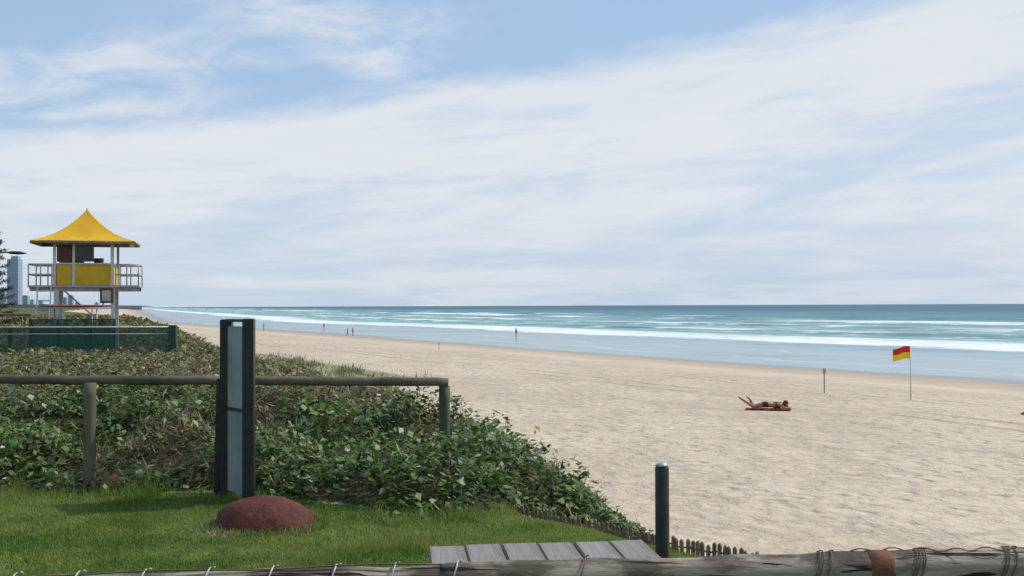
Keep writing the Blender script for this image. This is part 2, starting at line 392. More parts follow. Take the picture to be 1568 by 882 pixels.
# lawn blades
nn=250000; X=rng.uniform(-8,1.8,nn); Y=rng.uniform(7.0,12.3,nn)
lmk=(1-sst(-.05,.3,Y-Yb(X)))*(1-sst(-.6,.1,X-Xd(Y)))
k_=(rng.random(nn)<lmk*(.35+.65*sst(.3,.6,fbm(X*2,Y*2,3,12)))); X=X[k_];Y=Y[k_];k=len(X)
h=(.018+.035*fbm(X*3,Y*3,2,40)**1.5*rng.uniform(.6,1.5,k))[:,None]
ed=sst(-.45,.0,Y-Yb(X))[:,None]; h=h*(1+2.2*ed*rng.random((k,1)))
tuft=sst(.62,.72,fbm(X*2.3,Y*2.3,2,301))[:,None]; h=h*(1+1.0*tuft)
base=np.stack([X,Y,zter(X,Y)-.003],-1); sd=rng.normal(0,1,(k,3))*[1,1,0]; sd/=np.linalg.norm(sd,axis=1)[:,None]
P=np.stack([base-sd*.0045,base+sd*.0045,base+sd[:,[1,0,2]]*h*.5*rng.normal(0,1,(k,1))+h*[0,0,1]],1)
pt=sst(.3,.7,fbm(X*1.1,Y*1.6,3,14))[:,None]
C=(np.array([.115,.20,.030])*(1-pt)+np.array([.25,.30,.07])*pt)*rng.uniform(.6,1.35,k)[:,None]
C=np.where((rng.random(k)<.06)[:,None],np.array([.30,.27,.13]),C)
meshquads('lawn_grass',P,C,leafmat('lawn_blade',.3,.5,.3),3)

# ---------------- materials ----------------
wood=simple('weathered_grey_timber',(.17,.15,.12),(.085,.07,.055),5,.85,.15,.004,(1,1,1))
railw=simple('treated_pine_rail',(.15,.13,.09),(.07,.065,.04),4,.8,.2,.004,(.4,1,1))
postg=simple('treated_pine_post',(.13,.125,.085),(.06,.065,.045),7,.8,.2,.004,(1,1,.3))
dark=simple('black_painted_timber',(.012,.013,.012),(.022,.022,.02),9,.45,.4,.002)
steel=simple('galvanised_steel',(.42,.43,.43),(.30,.31,.31),9,.45,.5,.001,metal=.3)
white=simple('white_painted_steel',(.62,.62,.60),(.5,.5,.48),8,.5,.4,.001)
yellow=simple('yellow_panel',(.66,.42,.02),(.56,.34,.015),1.5,.5,.35,.001)
roofm=simple('yellow_roof_fabric',(.74,.42,.02),(.62,.34,.012),1.2,.6,.3,.004)
green=simple('green_trim',(.02,.05,.04),(.03,.07,.05),5,.6,.3,.001)
glassd=simple('dark_interior',(.03,.035,.045),(.02,.022,.03),2,.25,.5,.0)
brown=simple('brown_board',(.12,.06,.035),(.08,.04,.025),3,.6,.3,.001)
redm=simple('red_fibreglass',(.45,.06,.03),(.35,.04,.02),3,.4,.4,.001)
wirem=simple('rusty_wire',(.10,.085,.07),(.16,.09,.05),30,.6,.4,.0,metal=.3)

# ---------------- lifeguard tower ----------------
T=empty('lifeguard_tower',(px(133,38),38,0),math.radians(14)); T.scale=(.84,.62,1)
def zpx(y,d=38): return CAMZ+(470-y)/F*d
zd=zpx(437); gz=5.0; zr=8.72
for i,x in enumerate((-1.08,1.08)):
    for j,y in enumerate((-1,1)):
        box(f'leg_{i}{j}',(x,y,(gz+zd)/2),(.14,.16,zd-gz),white,T)
box('cross_brace_1',(0,-1.0,zd-.75),(2.05,.05,.06),steel,T)
merge_tubes('diagonal_braces',[([(-1.05,1.0,zd-.1),(1.05,1.0,gz+.5)],.025),([(1.05,-1.04,zd-.1),(.6,-1.04,zd-.8)],.025)],steel,T)
RX=2.07
box('deck',(0,0,zd-.035),(2*RX+.06,2.5,.07),steel,T)
box('deck_beam_1',(0,-1.0,zd-.13),(4.1,.08,.12),steel,T); box('deck_beam_2',(0,1.0,zd-.13),(4.1,.08,.12),steel,T)
rl=[]
for y in (-1.22,1.22):
    for sx in (-1,1):
        for hh_ in (.70,.36):
            rl.append(([(sx*1.18,y,zd+hh_),(sx*RX,y,zd+hh_)],.026))
        for x in (1.2,1.62,RX): rl.append(([(sx*x,y,zd),(sx*x,y,zd+.70)],.026))
for sx in (-1,1):
    for hh_ in (.70,.36): rl.append(([(sx*RX,-1.22,zd+hh_),(sx*RX,1.22,zd+hh_)],.026))
merge_tubes('railings',rl,steel,T)
wt=zd+.72
box('front_wall',(0.02,-1.05,(zd+wt)/2),(2.12,.05,wt-zd-.02),yellow,T); box('back_wall',(0,1.05,(zd+wt)/2),(2.12,.05,wt-zd-.02),yellow,T)
box('side_wall_1',(-1.1,0,(zd+wt)/2),(.05,2.04,wt-zd-.02),yellow,T); box('side_wall_2',(1.1,0,(zd+wt)/2),(.05,2.04,wt-zd-.02),yellow,T)
box('sill',(0,-1.10,wt+.01),(2.3,.12,.05),white,T)
for i,(x,w_) in enumerate([(-1.12,.11),(-.40,.10),(1.06,.13)]):
    box(f'corner_post_{i}',(x,-1.09,(zd+zr)/2),(w_,.10,zr-zd),white,T)
for i,x in enumerate((-1.12,1.12)): box(f'rear_post_{i}',(x,1.09,(zd+zr)/2),(.1,.1,zr-zd),steel,T)
box('window_shutter_1',(-.76,-1.06,(wt+zr)/2+.02),(.56,.03,zr-wt-.1),brown,T)
box('window_pane_2',(.02,-1.05,(wt+zr)/2+.02),(.68,.02,zr-wt-.12),glassd,T)
box('rear_window_panel',(-.65,1.05,(wt+zr)/2+.02),(.9,.02,zr-wt-.1),glassd,T)
box('interior_cabinet',(.45,.2,wt+.05),(.35,.5,.35),glassd,T)
box('window_head',(0,-1.06,zr-.06),(2.1,.06,.1),white,T)
prof=[(2.0,0),(1.5,.15),(1.1,.32),(.74,.54),(.42,.80),(.16,1.04),(.04,1.18)]
V=[];Fc=[]
for r,h_ in prof:
    for a in range(4):
        c=[(-1,-1),(1,-1),(1,1),(-1,1)][a]; d=[(-1,-1),(1,-1),(1,1),(-1,1)][(a+1)%4]
        for k in range(4):
            t=k/4; x=c[0]*(1-t)+d[0]*t; y=c[1]*(1-t)+d[1]*t; sag=-.05*math.sin(t*math.pi)*min(1,r)
            V.append((x*r*.98,y*r*.85,zr+h_*.93+sag))
for i in range(len(prof)-1):
    for k in range(16):
        k2=(k+1)%16; Fc.append((i*16+k,i*16+k2,(i+1)*16+k2,(i+1)*16+k))
Fc.append(tuple(range((len(prof)-1)*16,len(prof)*16)))
ro=obj_from('roof_canopy',V,Fc,roofm,T,True)
ro.data.set_sharp_from_angle(angle=math.radians(28))
ex_=1.92
merge_tubes('roof_edge_frame',[([(-ex_,-1.64,zr-.05),(ex_,-1.64,zr-.05)],.06),([(-ex_,1.64,zr-.05),(ex_,1.64,zr-.05)],.06),([(-ex_,-1.64,zr-.05),(-ex_,1.64,zr-.05)],.06),([(ex_,-1.64,zr-.05),(ex_,1.64,zr-.05)],.06)],simple('roof_edge_grey',(.22,.18,.10),(.15,.12,.07),4),T)
merge_tubes('roof_finial',[([(0,0,zr+1.06),(0,0,zr+1.17)],.03)],yellow,T)
box('roof_floodlight',(1.85,-1.7,zr-.16),(.18,.12,.1),steel,T)
lad=[([(-1.72,-1.28,zd),(-1.78,-1.75,gz)],.03),([(-1.22,-1.28,zd),(-1.28,-1.75,gz)],.03)]
for k in range(7):
    t=(k+.6)/7; z=zd*(1-t)+gz*t; y=-1.28*(1-t)-1.75*t; lad.append(([(-1.73-.05*t,y,z),(-1.23-.05*t,y,z)],.022))
merge_tubes('ladder',lad,white,T)
box('notice_box',(.85,-1.2,zd-.35),(.50,.06,.5),brown,T); box('notice_sheet',(.85,-1.235,zd-.35),(.34,.01,.36),simple('paper_notice',(.5,.5,.46)),T)
RB=empty('rescue_board_rack',(px(112,36.6),36.6,0))
zz=zpx(468,36.6)
pts=[(-1.15,0,zz+.02),(-1.0,0,zz),(-.5,0,zz),(0,0,zz),(.5,0,zz),(.95,0,zz+.02),(1.15,0,zz+.08)]
bd=tube('rescue_board',pts,[.03,.14,.2,.22,.2,.14,.03],redm,RB,12)
for v in bd.data.vertices: v.co.z=zz+(v.co.z-zz)*.2
merge_tubes('rack_frame',[([(-.7,-.2,5.0),(-.7,-.2,zz-.09)],.025),([(.7,-.2,5.0),(.7,-.2,zz-.09)],.025),([(-.7,.2,5.0),(-.7,.2,zz-.09)],.025),([(.7,.2,5.0),(.7,.2,zz-.09)],.025),([(-1.15,-.2,zz-.08),(1.15,-.2,zz-.08)],.022),([(-1.15,.2,zz-.08),(1.15,.2,zz-.08)],.022)],steel,RB)

def shadecloth():
    m,nt=newmat('green_shade_cloth'); n=N(nt)
    co=n.node('ShaderNodeTexCoord').outputs['Object']
    col=n.mix(n.noise(co,3,4),(.012,.06,.045),(.03,.11,.085))
    p=n.pbsdf(col,.8,.2); t=n.node('ShaderNodeBsdfTransparent')
    mx=n.node('ShaderNodeMixShader'); mx.inputs[0].default_value=.22
    nt.links.new(p.outputs[0],mx.inputs[1]); nt.links.new(t.outputs[0],mx.inputs[2]); n.out(mx.outputs[0]); return m
sc=shadecloth()
G=empty('shade_cloth_fence')
x0,x1=-20.0,px(262,33)
def cloth(name,a,b,zt,zb,par):
    V=[];Fc=[];K=30
    for i in range(K+1):
        t=i/K; x=a[0]*(1-t)+b[0]*t; y=a[1]*(1-t)+b[1]*t
        V+= [(x,y+random.uniform(-.02,.02),zb),(x+random.uniform(-.01,.01),y+random.uniform(-.04,.04),(zb+zt)/2),(x,y,zt-abs(math.sin(t*K*.5))*.02)]
    for i in range(K):
        for j in range(2): Fc.append((i*3+j,i*3+3+j,i*3+4+j,i*3+1+j))
    return obj_from(name,V,Fc,sc,par,True)
cloth('cloth_front',(x0,33.0),(x1,33),5.90,4.95,G)
cloth('cloth_side',(x1,33.0),(x1-1.6,38),5.92,5.0,G)
merge_tubes('top_rail',[([(x0,32.97,5.92),(x1,32.97,5.90)],.028),([(x0,32.97,5.72),(x1,32.97,5.70)],.016)],steel,G)
box('corner_post',(x1+.06,33.0,5.47),(.2,.16,.98),green,G)
for i in range(4): box(f'post_{i}',(x1-2.4*(i+1),33.06,5.4),(.09,.09,.98),green,G)
G2=empty('shade_cloth_fence'); 
cloth('cloth_panel',(px(48,35.5),35.5),(px(176,35.5),35.5),6.08,5.0,G2)
box('frame_top',(px(112,35.5),35.45,6.1),(2.75,.06,.05),green,G2)
for i,p_ in enumerate((48,90,133,176)): box(f'frame_post_{i}',(px(p_,35.5),35.45,5.55),(.07,.07,1.08),green,G2)

Fz=empty('timber_rail_fence')
fl_=[([(-30,45,6.28),(px(48,44),44,6.22)],.05)]
for i in range(8):
    x=px(48,44)-i*2.0; fl_.append(([(x,44,5.0),(x,44,6.25)],.06))
merge_tubes('rails_and_posts',fl_,railw,Fz)

# ---------------- near post and rail fence ----------------
R=empty('post_and_rail_fence')
def logpts(a,b,n_,wob): 
    a=Vector(a);b=Vector(b)
    return [a.lerp(b,i/n_)+Vector((0,random.uniform(-wob,wob),random.uniform(-wob,wob))) for i in range(n_+1)]
def zy(y,d,p=784): 
    hz=471-6*(p/1568); return CAMZ-(y-hz)/F*d
zl=zy(579,12.2,0); zrr=zy(585,12.6,683)
pL=(-9.5,12.15,zl+.02); pM=(px(345,12.35),12.35,(zl+zrr)/2); pR=(px(686,12.6),12.6,zrr)
tube('top_rail_left',logpts(pL,pM,26,.006),.052,railw,R,14,.02)
tube('top_rail_right',logpts(pM,pR,20,.006),.050,railw,R,14,.02)
tube('post_left',logpts((px(137,12.1),12.1,4.3),(px(137,12.1),12.12,zl-.05),10,.003),.066,postg,R,14,.02)
tube('post_right',logpts((px(680,12.62),12.62,4.1),(px(680,12.62),12.62,zrr-.045),10,.003),.062,postg,R,14,.02)
tube('post_far_left',logpts((-7.6,12.1,4.3),(-7.6,12.12,zl-.03),10,.003),.062,postg,R,14,.02)

# ---------------- beach sign seen edge-on ----------------
SG=empty('beach_sign')
na=Vector((px(381,11.3),11.3,0)); fa=Vector((px(347,11.75),11.75,0))
ang=math.atan2((fa-na).y,(fa-na).x)
ztop=zy(488,11.4,380)
box('near_post',(na.x,na.y,(4.3+ztop)/2),(.112,.125,ztop-4.3),dark,SG,(0,0,math.radians(3)))
box('far_post',(fa.x,fa.y,(4.3+ztop-.01)/2),(.12,.12,ztop-.01-4.3),dark,SG,(0,0,math.radians(3)))
box('far_post_stay',(fa.x-.09,fa.y+.02,4.3+.72),(.06,.09,1.44),dark,SG,(0,math.radians(1.5),0))
mid=(na+fa)/2
box('sign_panel',(mid.x,mid.y,(4.55+ztop)/2-.03),((fa-na).length-.10,.03,ztop-4.65),simple('sign_panel_grey',(.30,.33,.31),(.20,.23,.21),2,.6),SG,(0,0,ang))
box('cap',(mid.x,mid.y,ztop-.02),((fa-na).length-.08,.08,.03),dark,SG,(0,0,ang))
box('bracket',(mid.x,mid.y,zy(627,11.5,350)),((fa-na).length-.08,.08,.03),dark,SG,(0,0,ang))

# ---------------- rusty buoy half buried ----------------
def rust():
    m,nt=newmat('rust_red_paint'); n=N(nt); co=n.node('ShaderNodeTexCoord').outputs['Object']
    f=n.noise(co,6,6,.7); col=n.mix(n.ss(f,.35,.65),(.125,.028,.014),(.055,.017,.011))
    col=n.mix(n.ss(n.noise(co,18,5,.7),.55,.7,0,.6),col,(.15,.06,.03))
    col=n.mix(n.ss(n.noise(n.vscale(co,(1,1,.4)),3,5,.7),.55,.7,0,.5),col,(.03,.016,.012))
    n.out(n.pbsdf(col,.7,.25,n.bump(f,.9,.04)).outputs[0]); return m
B=empty('mooring_buoy',(px(408,10.15),10.15,4.48))
bm=bmesh.new(); bmesh.ops.create_uvsphere(bm,u_segments=48,v_segments=24,radius=1)
for v in bm.verts:
    x,y,z=v.co; 
    nz=fbm(np.array([x*2+5]),np.array([y*2+z*3]),3,2)[0]-.5
    s_=1+.10*nz; v.co=Vector((x*.46*s_*(1+.04*z),y*.42*s_,z*.285*s_+.005))
me_=bpy.data.meshes.new('buoy_shell'); bm.to_mesh(me_); bm.free(); rm=rust(); me_.materials.append(rm)
o=bpy.data.objects.new('buoy_shell',me_); S.collection.objects.link(o); o.parent=B; o.rotation_euler=(0,math.radians(5),0)
for p in me_.polygons: p.use_smooth=True
ringp=[(.462*math.cos(t),.427*math.sin(t),.030) for t in np.linspace(0,2*math.pi,49)]
tube('shell_flange',ringp,.010,rm,B,8)
nn=2600; a=rng.uniform(0,2*np.pi,nn); r=rng.uniform(.95,1.2,nn)
X=px(408,10.15)+np.cos(a)*r*.47; Y=10.15+np.sin(a)*r*.44
X[:500]=px(345,9.75)+rng.normal(0,.09,500); Y[:500]=9.75+rng.normal(0,.06,500)
base=np.stack([X,Y,zter(X,Y)],-1); h=rng.uniform(.03,.10,nn)[:,None]; h[:500]*=.6; sd=rng.normal(0,1,(nn,3))*[1,1,0]; sd/=np.linalg.norm(sd,axis=1)[:,None]
P=np.stack([base-sd*.005,base+sd*.005,base+sd[:,[1,0,2]]*h*.5+h*[0,0,.9]],1)
CC=np.where((rng.random(nn)<.2)[:,None],np.array([.42,.34,.18]),np.array([.13,.21,.04])); CC[:500]=np.array([.5,.42,.25])*rng.uniform(.6,1.1,500)[:,None]
meshquads('dry_grass_tuft',P,CC,LM,3)

# ---------------- bollard ----------------
Bo=empty('bollard_post',(px(1012,7),7,0))
bt=zy(713,7,1012)
tube('post',[(0,0,4.2),(0,0,4.8),(0,0,bt-.012),(0,0,bt)],[.046,.045,.044,.038],dark,Bo,24)
tube('cap',[(0,0,bt),(0,0,bt+.008),(0,0,bt+.02),(0,0,bt+.028)],[.042,.043,.025,.008],steel,Bo,20)

# ---------------- timber table ----------------
TB=empty('wooden_table',(0,0,0))
tz=5.25
def woodplank():
    m,nt=newmat('grey_plank'); n=N(nt); co=n.node('ShaderNodeTexCoord').outputs['Object']
    g=n.noise(n.vscale(co,(30,1.5,10)),1,6,.6); inf=n.node('ShaderNodeObjectInfo').outputs['Random']
    col=n.mix(n.ss(g,.3,.7),(.16,.15,.135),(.31,.30,.285)); col=n.mix(n.m('MULTIPLY',inf,.55),col,(.17,.16,.14))
    col=n.mix(n.ss(n.noise(co,5,5,.7),.55,.7,0,.5),col,(.12,.11,.095))
    n.out(n.pbsdf(col,.85,.15,n.bump(g,.7,.006)).outputs[0]); return m
wp=woodplank()
o0=Vector((px(655,5.81),5.81,tz)); ex=Vector((1.1,.12,0)).normalized(); ey=Vector((.10,-.995,0)).normalized(); ra=math.atan2(ex.y,ex.x)
Wd=1.15; npk=6; pw=Wd/npk; L=1.35
for i in range(npk):
    c=o0+ex*(pw*(i+.5))+ey*(L/2+ random.uniform(-.015,.015))
    box(f'plank_{i}',(c.x,c.y,tz-.02+random.uniform(-.003,.003)),(pw-.007,L,.04),wp,TB,(0,random.uniform(-.01,.01),ra+random.uniform(-.004,.004)))
for j,t in enumerate((.12,L-.12)):
    c=o0+ex*(Wd/2)+ey*t; box(f'batten_{j}',(c.x,c.y,tz-.09),(Wd-.06,.09,.09),wood,TB,(0,0,ra))
    for i,s_ in enumerate((.1,Wd-.1)):
        c=o0+ex*s_+ey*t; box(f'leg_{j}{i}',(c.x,c.y,(tz-.13+4.35)/2),(.09,.09,tz-.13-4.35),wood,TB,(0,0,ra))

# ---------------- low picket edging fence ----------------
PF=empty('picket_edging_fence')
V=[];Fc=[]
A=np.array([(px(772,11.6),11.6),(px(815,11.35),11.35),(px(900,10.85),10.85),(px(1000,10.25),10.25),(px(1142,9.35),9.35),(2.5,8.4),(3.3,7.4)])
ztops=[zy(770,11.6,772),zy(775,11.35,815),zy(793,10.85,900),zy(815,10.25,1000),zy(840,9.35,1142),4.35,4.3]
seg=np.concatenate([[0],np.cumsum(np.hypot(np.diff(A[:,0]),np.diff(A[:,1])))])
wires=[[],[]]
for s_ in np.arange(0,seg[-1],.062):
    x=np.interp(s_,seg,A[:,0]); y=np.interp(s_,seg,A[:,1]); zt_=np.interp(s_,seg,ztops)+random.uniform(-.018,.016)
    i=min(len(A)-2,int(np.searchsorted(seg,s_,side='right')-1)); d=Vector((A[i+1][0]-A[i][0],A[i+1][1]-A[i][1],0)).normalized(); nn_=Vector((-d.y,d.x,0))
    ln=Vector((random.uniform(-.014,.014),random.uniform(-.014,.014),0)); zb=zt_-.34; b=len(V); c=Vector((x,y,0)); w_=.019; t_=.008
    for z,off in ((zb,Vector()),(zt_-.02,ln)):
        for a_,e_ in ((-1,-1),(1,-1),(1,1),(-1,1)):
            p=c+off+d*w_*a_+nn_*t_*e_; V.append((p.x,p.y,z))
    for e_ in (-1,1):
        p=c+ln+nn_*t_*e_; V.append((p.x,p.y,zt_))
    Fc+=[(b,b+1,b+5,b+4),(b+1,b+2,b+6,b+5),(b+2,b+3,b+7,b+6),(b+3,b,b+4,b+7),(b+4,b+5,b+8),(b+6,b+7,b+9),(b+5,b+6,b+9,b+8),(b+7,b+4,b+8,b+9)]
    wires[0].append((x+nn_.x*.012,y+nn_.y*.012,zt_-.08)); wires[1].append((x+nn_.x*.012,y+nn_.y*.012,zt_-.2))
pk=simple('picket_timber',(.21,.175,.11),(.11,.085,.055),12,.85,.15,.002)
obj_from('pickets',V,Fc,pk,PF)
merge_tubes('tie_battens',[(w,.009) for w in wires],pk,PF,6)

# ---------------- foreground log rail ----------------
def logmat():
    m,nt=newmat('weathered_log'); n=N(nt); co=n.node('ShaderNodeTexCoord').outputs['Object']
    g=n.noise(n.vscale(co,(1.5,22,22)),1,7,.65); bl=n.noise(n.vscale(co,(3,6,6)),1,5,.6)
    col=n.mix(n.ss(g,.3,.7),(.15,.12,.088),(.38,.33,.265)); col=n.mix(n.ss(bl,.46,.60,0,.82),col,(.06,.048,.036))
    col=n.mix(n.ss(n.noise(co,9,5,.7),.58,.68,0,.6),col,(.44,.41,.36))
    cr_=n.ss(n.noise(n.vscale(co,(1.2,40,40),(3,1,2)),1,3,.5),.60,.66)
    col=n.mix(cr_,col,(.025,.02,.016))
    h=n.m('SUBTRACT',n.m('ADD',g,n.m('MULTIPLY',bl,.8)),n.m('MULTIPLY',cr_,.8))
    n.out(n.pbsdf(col,.88,.15,n.bump(h,.9,.014)).outputs[0]); return m
lgm=logmat()
LR=empty('log_rail_fence')
def ylog(x): return 3.97+.075*x
def logobj(name,xa,xb,r,ztp):
    K=110;pts=[];rad=[]
    for i in range(K+1):
        x=xa+(xb-xa)*i/K; w1=(fbm(np.array([x*2.6]),np.array([r*50]),3,3)[0]-.5)
        rr=r*(1+.22*w1)
        rad.append(rr if 0<i<K else rr*.85); pts.append((x,ylog(x),ztp(x)-r+.012*w1))
    o=tube(name,pts,rad,lgm,LR,28)
    for v in o.data.vertices:
        d=.006*(fbm(np.array([v.co.x*7]),np.array([(v.co.z+v.co.y)*14]),3,8)[0]-.5)*2; v.co.z+=d
    return o
logobj('rail_log_right',-.26,3.8,.064,lambda x:5.595+.002*x)
logobj('rail_log_left',-3.8,-.20,.052,lambda x:5.588+.008*x)
for i,x in enumerate((-.23,2.6,-2.9)):
    tube(f'log_post_{i}',[(x,ylog(x)+.13,4.2),(x,ylog(x)+.13,5.40)],.06,lgm,LR,16)
def wrap(x,r,zc,lean=.0,wr=.0028,turns=1.0):
    pts=[]
    for k in range(int(20*turns)+1):
        t=2*math.pi*k/20; pts.append((x+lean*math.cos(t)+.012*k/20,ylog(x)-math.sin(t)*(r+.004),zc+math.cos(t)*(r+.004)))
    return (pts,wr)
ws=[];wl=[]
for p_ in (-60,30,122,220,315,410,505,595,690):
    x=px(p_,3.9); wl.append(wrap(x,.054,5.539+.006*x,.02,.0034)); wl.append(([(x,ylog(x)-.055,5.545),(x+.01,ylog(x)-.05,5.2),(x-.005,ylog(x)-.045,4.6)],.002))
ws.append(([(x,ylog(x)-.02,5.594+.008*x+.004*math.sin(x*9)) for x in np.linspace(-3.5,-.25,40)],.003))
for p_,t_ in ((880,1),(1238,1.5),(1255,1),(1388,2.2),(1402,1),(1528,2),(1545,1)):
    x=px(p_,4.05); ws.append(wrap(x,.067,5.534,.03,.0026,t_))
ws.append(([(px(p_,4.05),ylog(1.6)-.02+.01*math.sin(p_),5.604+.007*math.sin(p_*.13)) for p_ in range(1300,1640,12)],.0025))
ws.append(([(px(p_,4.05),ylog(1.6)-.05+.01*math.sin(p_),5.586+.007*math.cos(p_*.09)) for p_ in range(1350,1560,12)],.002))
merge_tubes('wire_wraps',ws,wirem,LR,6); merge_tubes('mesh_wires',wl,steel,LR,6)
x=px(1343,4.05)
tube('rusty_strap',[(x-.045,ylog(x),5.534),(x-.04,ylog(x),5.534),(x+.03,ylog(x)+.002,5.534),(x+.045,ylog(x)+.002,5.534)],[.064,.0685,.0685,.064],simple('rust_strap',(.19,.085,.045),(.10,.055,.035),14,.85,.15,.006),LR,28,.02)

# ---------------- flag ----------------
FX=px(1393,49); FG=empty('beach_safety_flag',(FX,49,0)); fz=float(zter(np.array([FX]),np.array([49.]))[0])
ftop=zy(530,49,1393)
tube('flag_pole',[(0,0,fz-.1),(0,0,ftop+.03)],[.026,.022],white,FG,10)
K=14;V=[];Fc=[];mi=[]
for i in range(K+1):
    for j in range(9):
        u=i/K;v=j/8; V.append((-.02-.76*u,.09*math.sin(u*7+v*1.2)*u-.1*u,ftop-.56*v-.10*u*(1-.3*v)+.04*math.sin(u*5)))
for i in range(K):
    for j in range(8): Fc.append((i*9+j,i*9+9+j,i*9+10+j,i*9+1+j)); mi.append(0 if j<4 else 1)
fo=obj_from('flag_cloth',V,Fc,[simple('flag_red',(.60,.03,.02),(.5,.025,.02),2,.8,.1,.001),simple('flag_yellow',(.80,.55,.03),(.72,.48,.02),2,.8,.1,.001)],FG,True)
fo.data.polygons.foreach_set('material_index',mi)

def marker(p,d,h,name):
    x=px(p,d); z=float(zter(np.array([x]),np.array([float(d)]))[0]); e=empty(name,(x,d,z))
    tube('stake',[(0,0,-.1),(0,0,h)],.022,wood,e,8); box('plate',(0,-.03,h-.12),(.14,.02,.24),simple('marker_plate',(.4,.38,.34)),e); return e
marker(1261,52,1.15,'beach_marker_sign'); marker(672,120,.75,'beach_marker_sign')

# ---------------- people ----------------
skinm=simple('tanned_skin',(.34,.17,.105),(.27,.13,.08),6,.55,.35,.001)
hairm=simple('dark_hair',(.04,.025,.018),(.06,.035,.02),30,.6,.3,.003,(1,1,.3))
def swim(c): return simple('swimwear',c,None,8,.8,.1,.001)
def figure(name,J,E,loc,rz,cloth,clothmat,head,facing,sc=1.0):
    root=empty(name,loc,rz); root.scale=(sc,)*3
    names=list(J); me=bpy.data.meshes.new(name+'_body'); me.from_pydata([J[k][0] for k in names],[(names.index(a),names.index(b)) for a,b in E],[])
    o=bpy.data.objects.new('tmp',me); S.collection.objects.link(o)
    md=o.modifiers.new('Skin','SKIN'); md.use_smooth_shade=True
    sv=me.skin_vertices[0].data
    for i,k in enumerate(names): sv[i].radius=(J[k][1],J[k][2]); sv[i].use_root=(k=='pelvis')
    sb=o.modifiers.new('Sub','SUBSURF'); sb.levels=2; sb.render_levels=2
    dg=bpy.context.evaluated_depsgraph_get(); dg.update()
    m2=bpy.data.meshes.new_from_object(o.evaluated_get(dg)); bpy.data.objects.remove(o)
    m2.materials.clear(); m2.materials.append(skinm); m2.materials.append(clothmat)
    for p in m2.polygons:
        p.use_smooth=True; p.material_index=1 if cloth(p.center) else 0
    b=bpy.data.objects.new('body',m2); S.collection.objects.link(b); b.parent=root
    fing=[]
    for sd in ('L','R'):
        w=Vector(J['hand'+sd][0]); el=Vector(J['wrist'+sd][0]); d=(w-el).normalized(); s_=d.cross(Vector((0,0,1)))
        if s_.length<.2: s_=d.cross(Vector((1,0,0)))
        s_.normalize(); dn=s_.cross(d).normalized(); sg=1 if sd=='L' else -1
        for k,(l,o_) in enumerate([(.065,-.028),(.078,-.010),(.074,.009),(.055,.027)]):
            a=w+s_*o_; fing.append(([a,a+d*l*.5-dn*.004,a+d*l*.95-dn*.02],[.009,.008,.006]))
        a=w-d*.03+s_*(.028*sg); fing.append(([a,a+s_*sg*.03+d*.025,a+s_*sg*.035+d*.06],[.011,.009,.007]))
    merge_tubes('fingers',fing,skinm,root,7)
    H=Vector(head); f=Vector(facing).normalized(); up=Vector((0,0,1)); r=f.cross(up).normalized(); up=r.cross(f).normalized()
    M=Matrix((r,f,up)).transposed()
    def ell(nm,c,s,mat,cut=None):
        bm=bmesh.new(); bmesh.ops.create_uvsphere(bm,u_segments=20,v_segments=14,radius=1)
        for v in bm.verts:
            x,y,z=v.co
            if cut: x,y,z=cut(x,y,z)
            v.co=H+M@Vector((c[0]+x*s[0],c[1]+y*s[1],c[2]+z*s[2]))
        m_=bpy.data.meshes.new(nm); bm.to_mesh(m_); bm.free(); m_.materials.append(mat)
        for p in m_.polygons: p.use_smooth=True
        q_=bpy.data.objects.new(nm,m_); S.collection.objects.link(q_); q_.parent=root
    ell('head',(0,0,0),(.076,.095,.115),skinm,lambda x,y,z:(x*(1-.25*max(0,-z)),y*(1-.12*max(0,-z)),z))
    ell('hair',(0,-.015,.018),(.084,.098,.112),hairm,lambda x,y,z:(x,min(y,.55+z*.4) if z<.75 else y,z))
    ell('nose',(0,.095,-.012),(.013,.02,.022),skinm)
    ell('mouth',(0,.088,-.055),(.024,.008,.007),brown)
    for i,sx_ in enumerate((-1,1)):
        ell(f'ear_{i}',(sx_*.078,0,-.01),(.012,.02,.03),skinm); ell(f'eye_{i}',(sx_*.03,.086,.012),(.012,.008,.007),glassd)
    return root
def standing(name,p,d,sc,col,rz,step=.0,water=False,female=False):
    J={'pelvis':((0,0,.95),.145,.10),'spine':((0,0,1.12),.125,.09),'chest':((0,0,1.32),.15,.10),'nb':((0,0,1.46),.06,.055),'neck':((0,.01,1.52),.05,.05),'hd':((0,.015,1.6),.06,.06)}
    E=[('pelvis','spine'),('spine','chest'),('chest','nb'),('nb','neck'),('neck','hd')]
    for sd,s_ in (('L',-1),('R',1)):
        st=step*s_
        J['sh'+sd]=((s_*.17,0,1.40),.055,.055);J['el'+sd]=((s_*.25,-st*.3,1.13),.042,.042);J['wrist'+sd]=((s_*.25,.08-st*.5,.90),.028,.028);J['hand'+sd]=((s_*.25,.10-st*.55,.83),.035,.022)
        J['hip'+sd]=((s_*.09,0,.88),.09,.09);J['knee'+sd]=((s_*.10,.04+st*.5,.49),.06,.06);J['ank'+sd]=((s_*.10,st,.09),.038,.042);J['toe'+sd]=((s_*.11,.16+st,.035),.04,.028)
        E+=[('chest','sh'+sd),('sh'+sd,'el'+sd),('el'+sd,'wrist'+sd),('wrist'+sd,'hand'+sd),('pelvis','hip'+sd),('hip'+sd,'knee'+sd),('knee'+sd,'ank'+sd),('ank'+sd,'toe'+sd)]
    x=px(p,d); z=float(zter(np.array([x]),np.array([float(d)]))[0])
    return figure(name,J,E,(x,d,z),rz,(lambda c:(.66<c.z<1.02 and abs(c.x)<.21) or (female and 1.2<c.z<1.4)),swim(col),(0,.02,1.62),(0,1,0),sc)
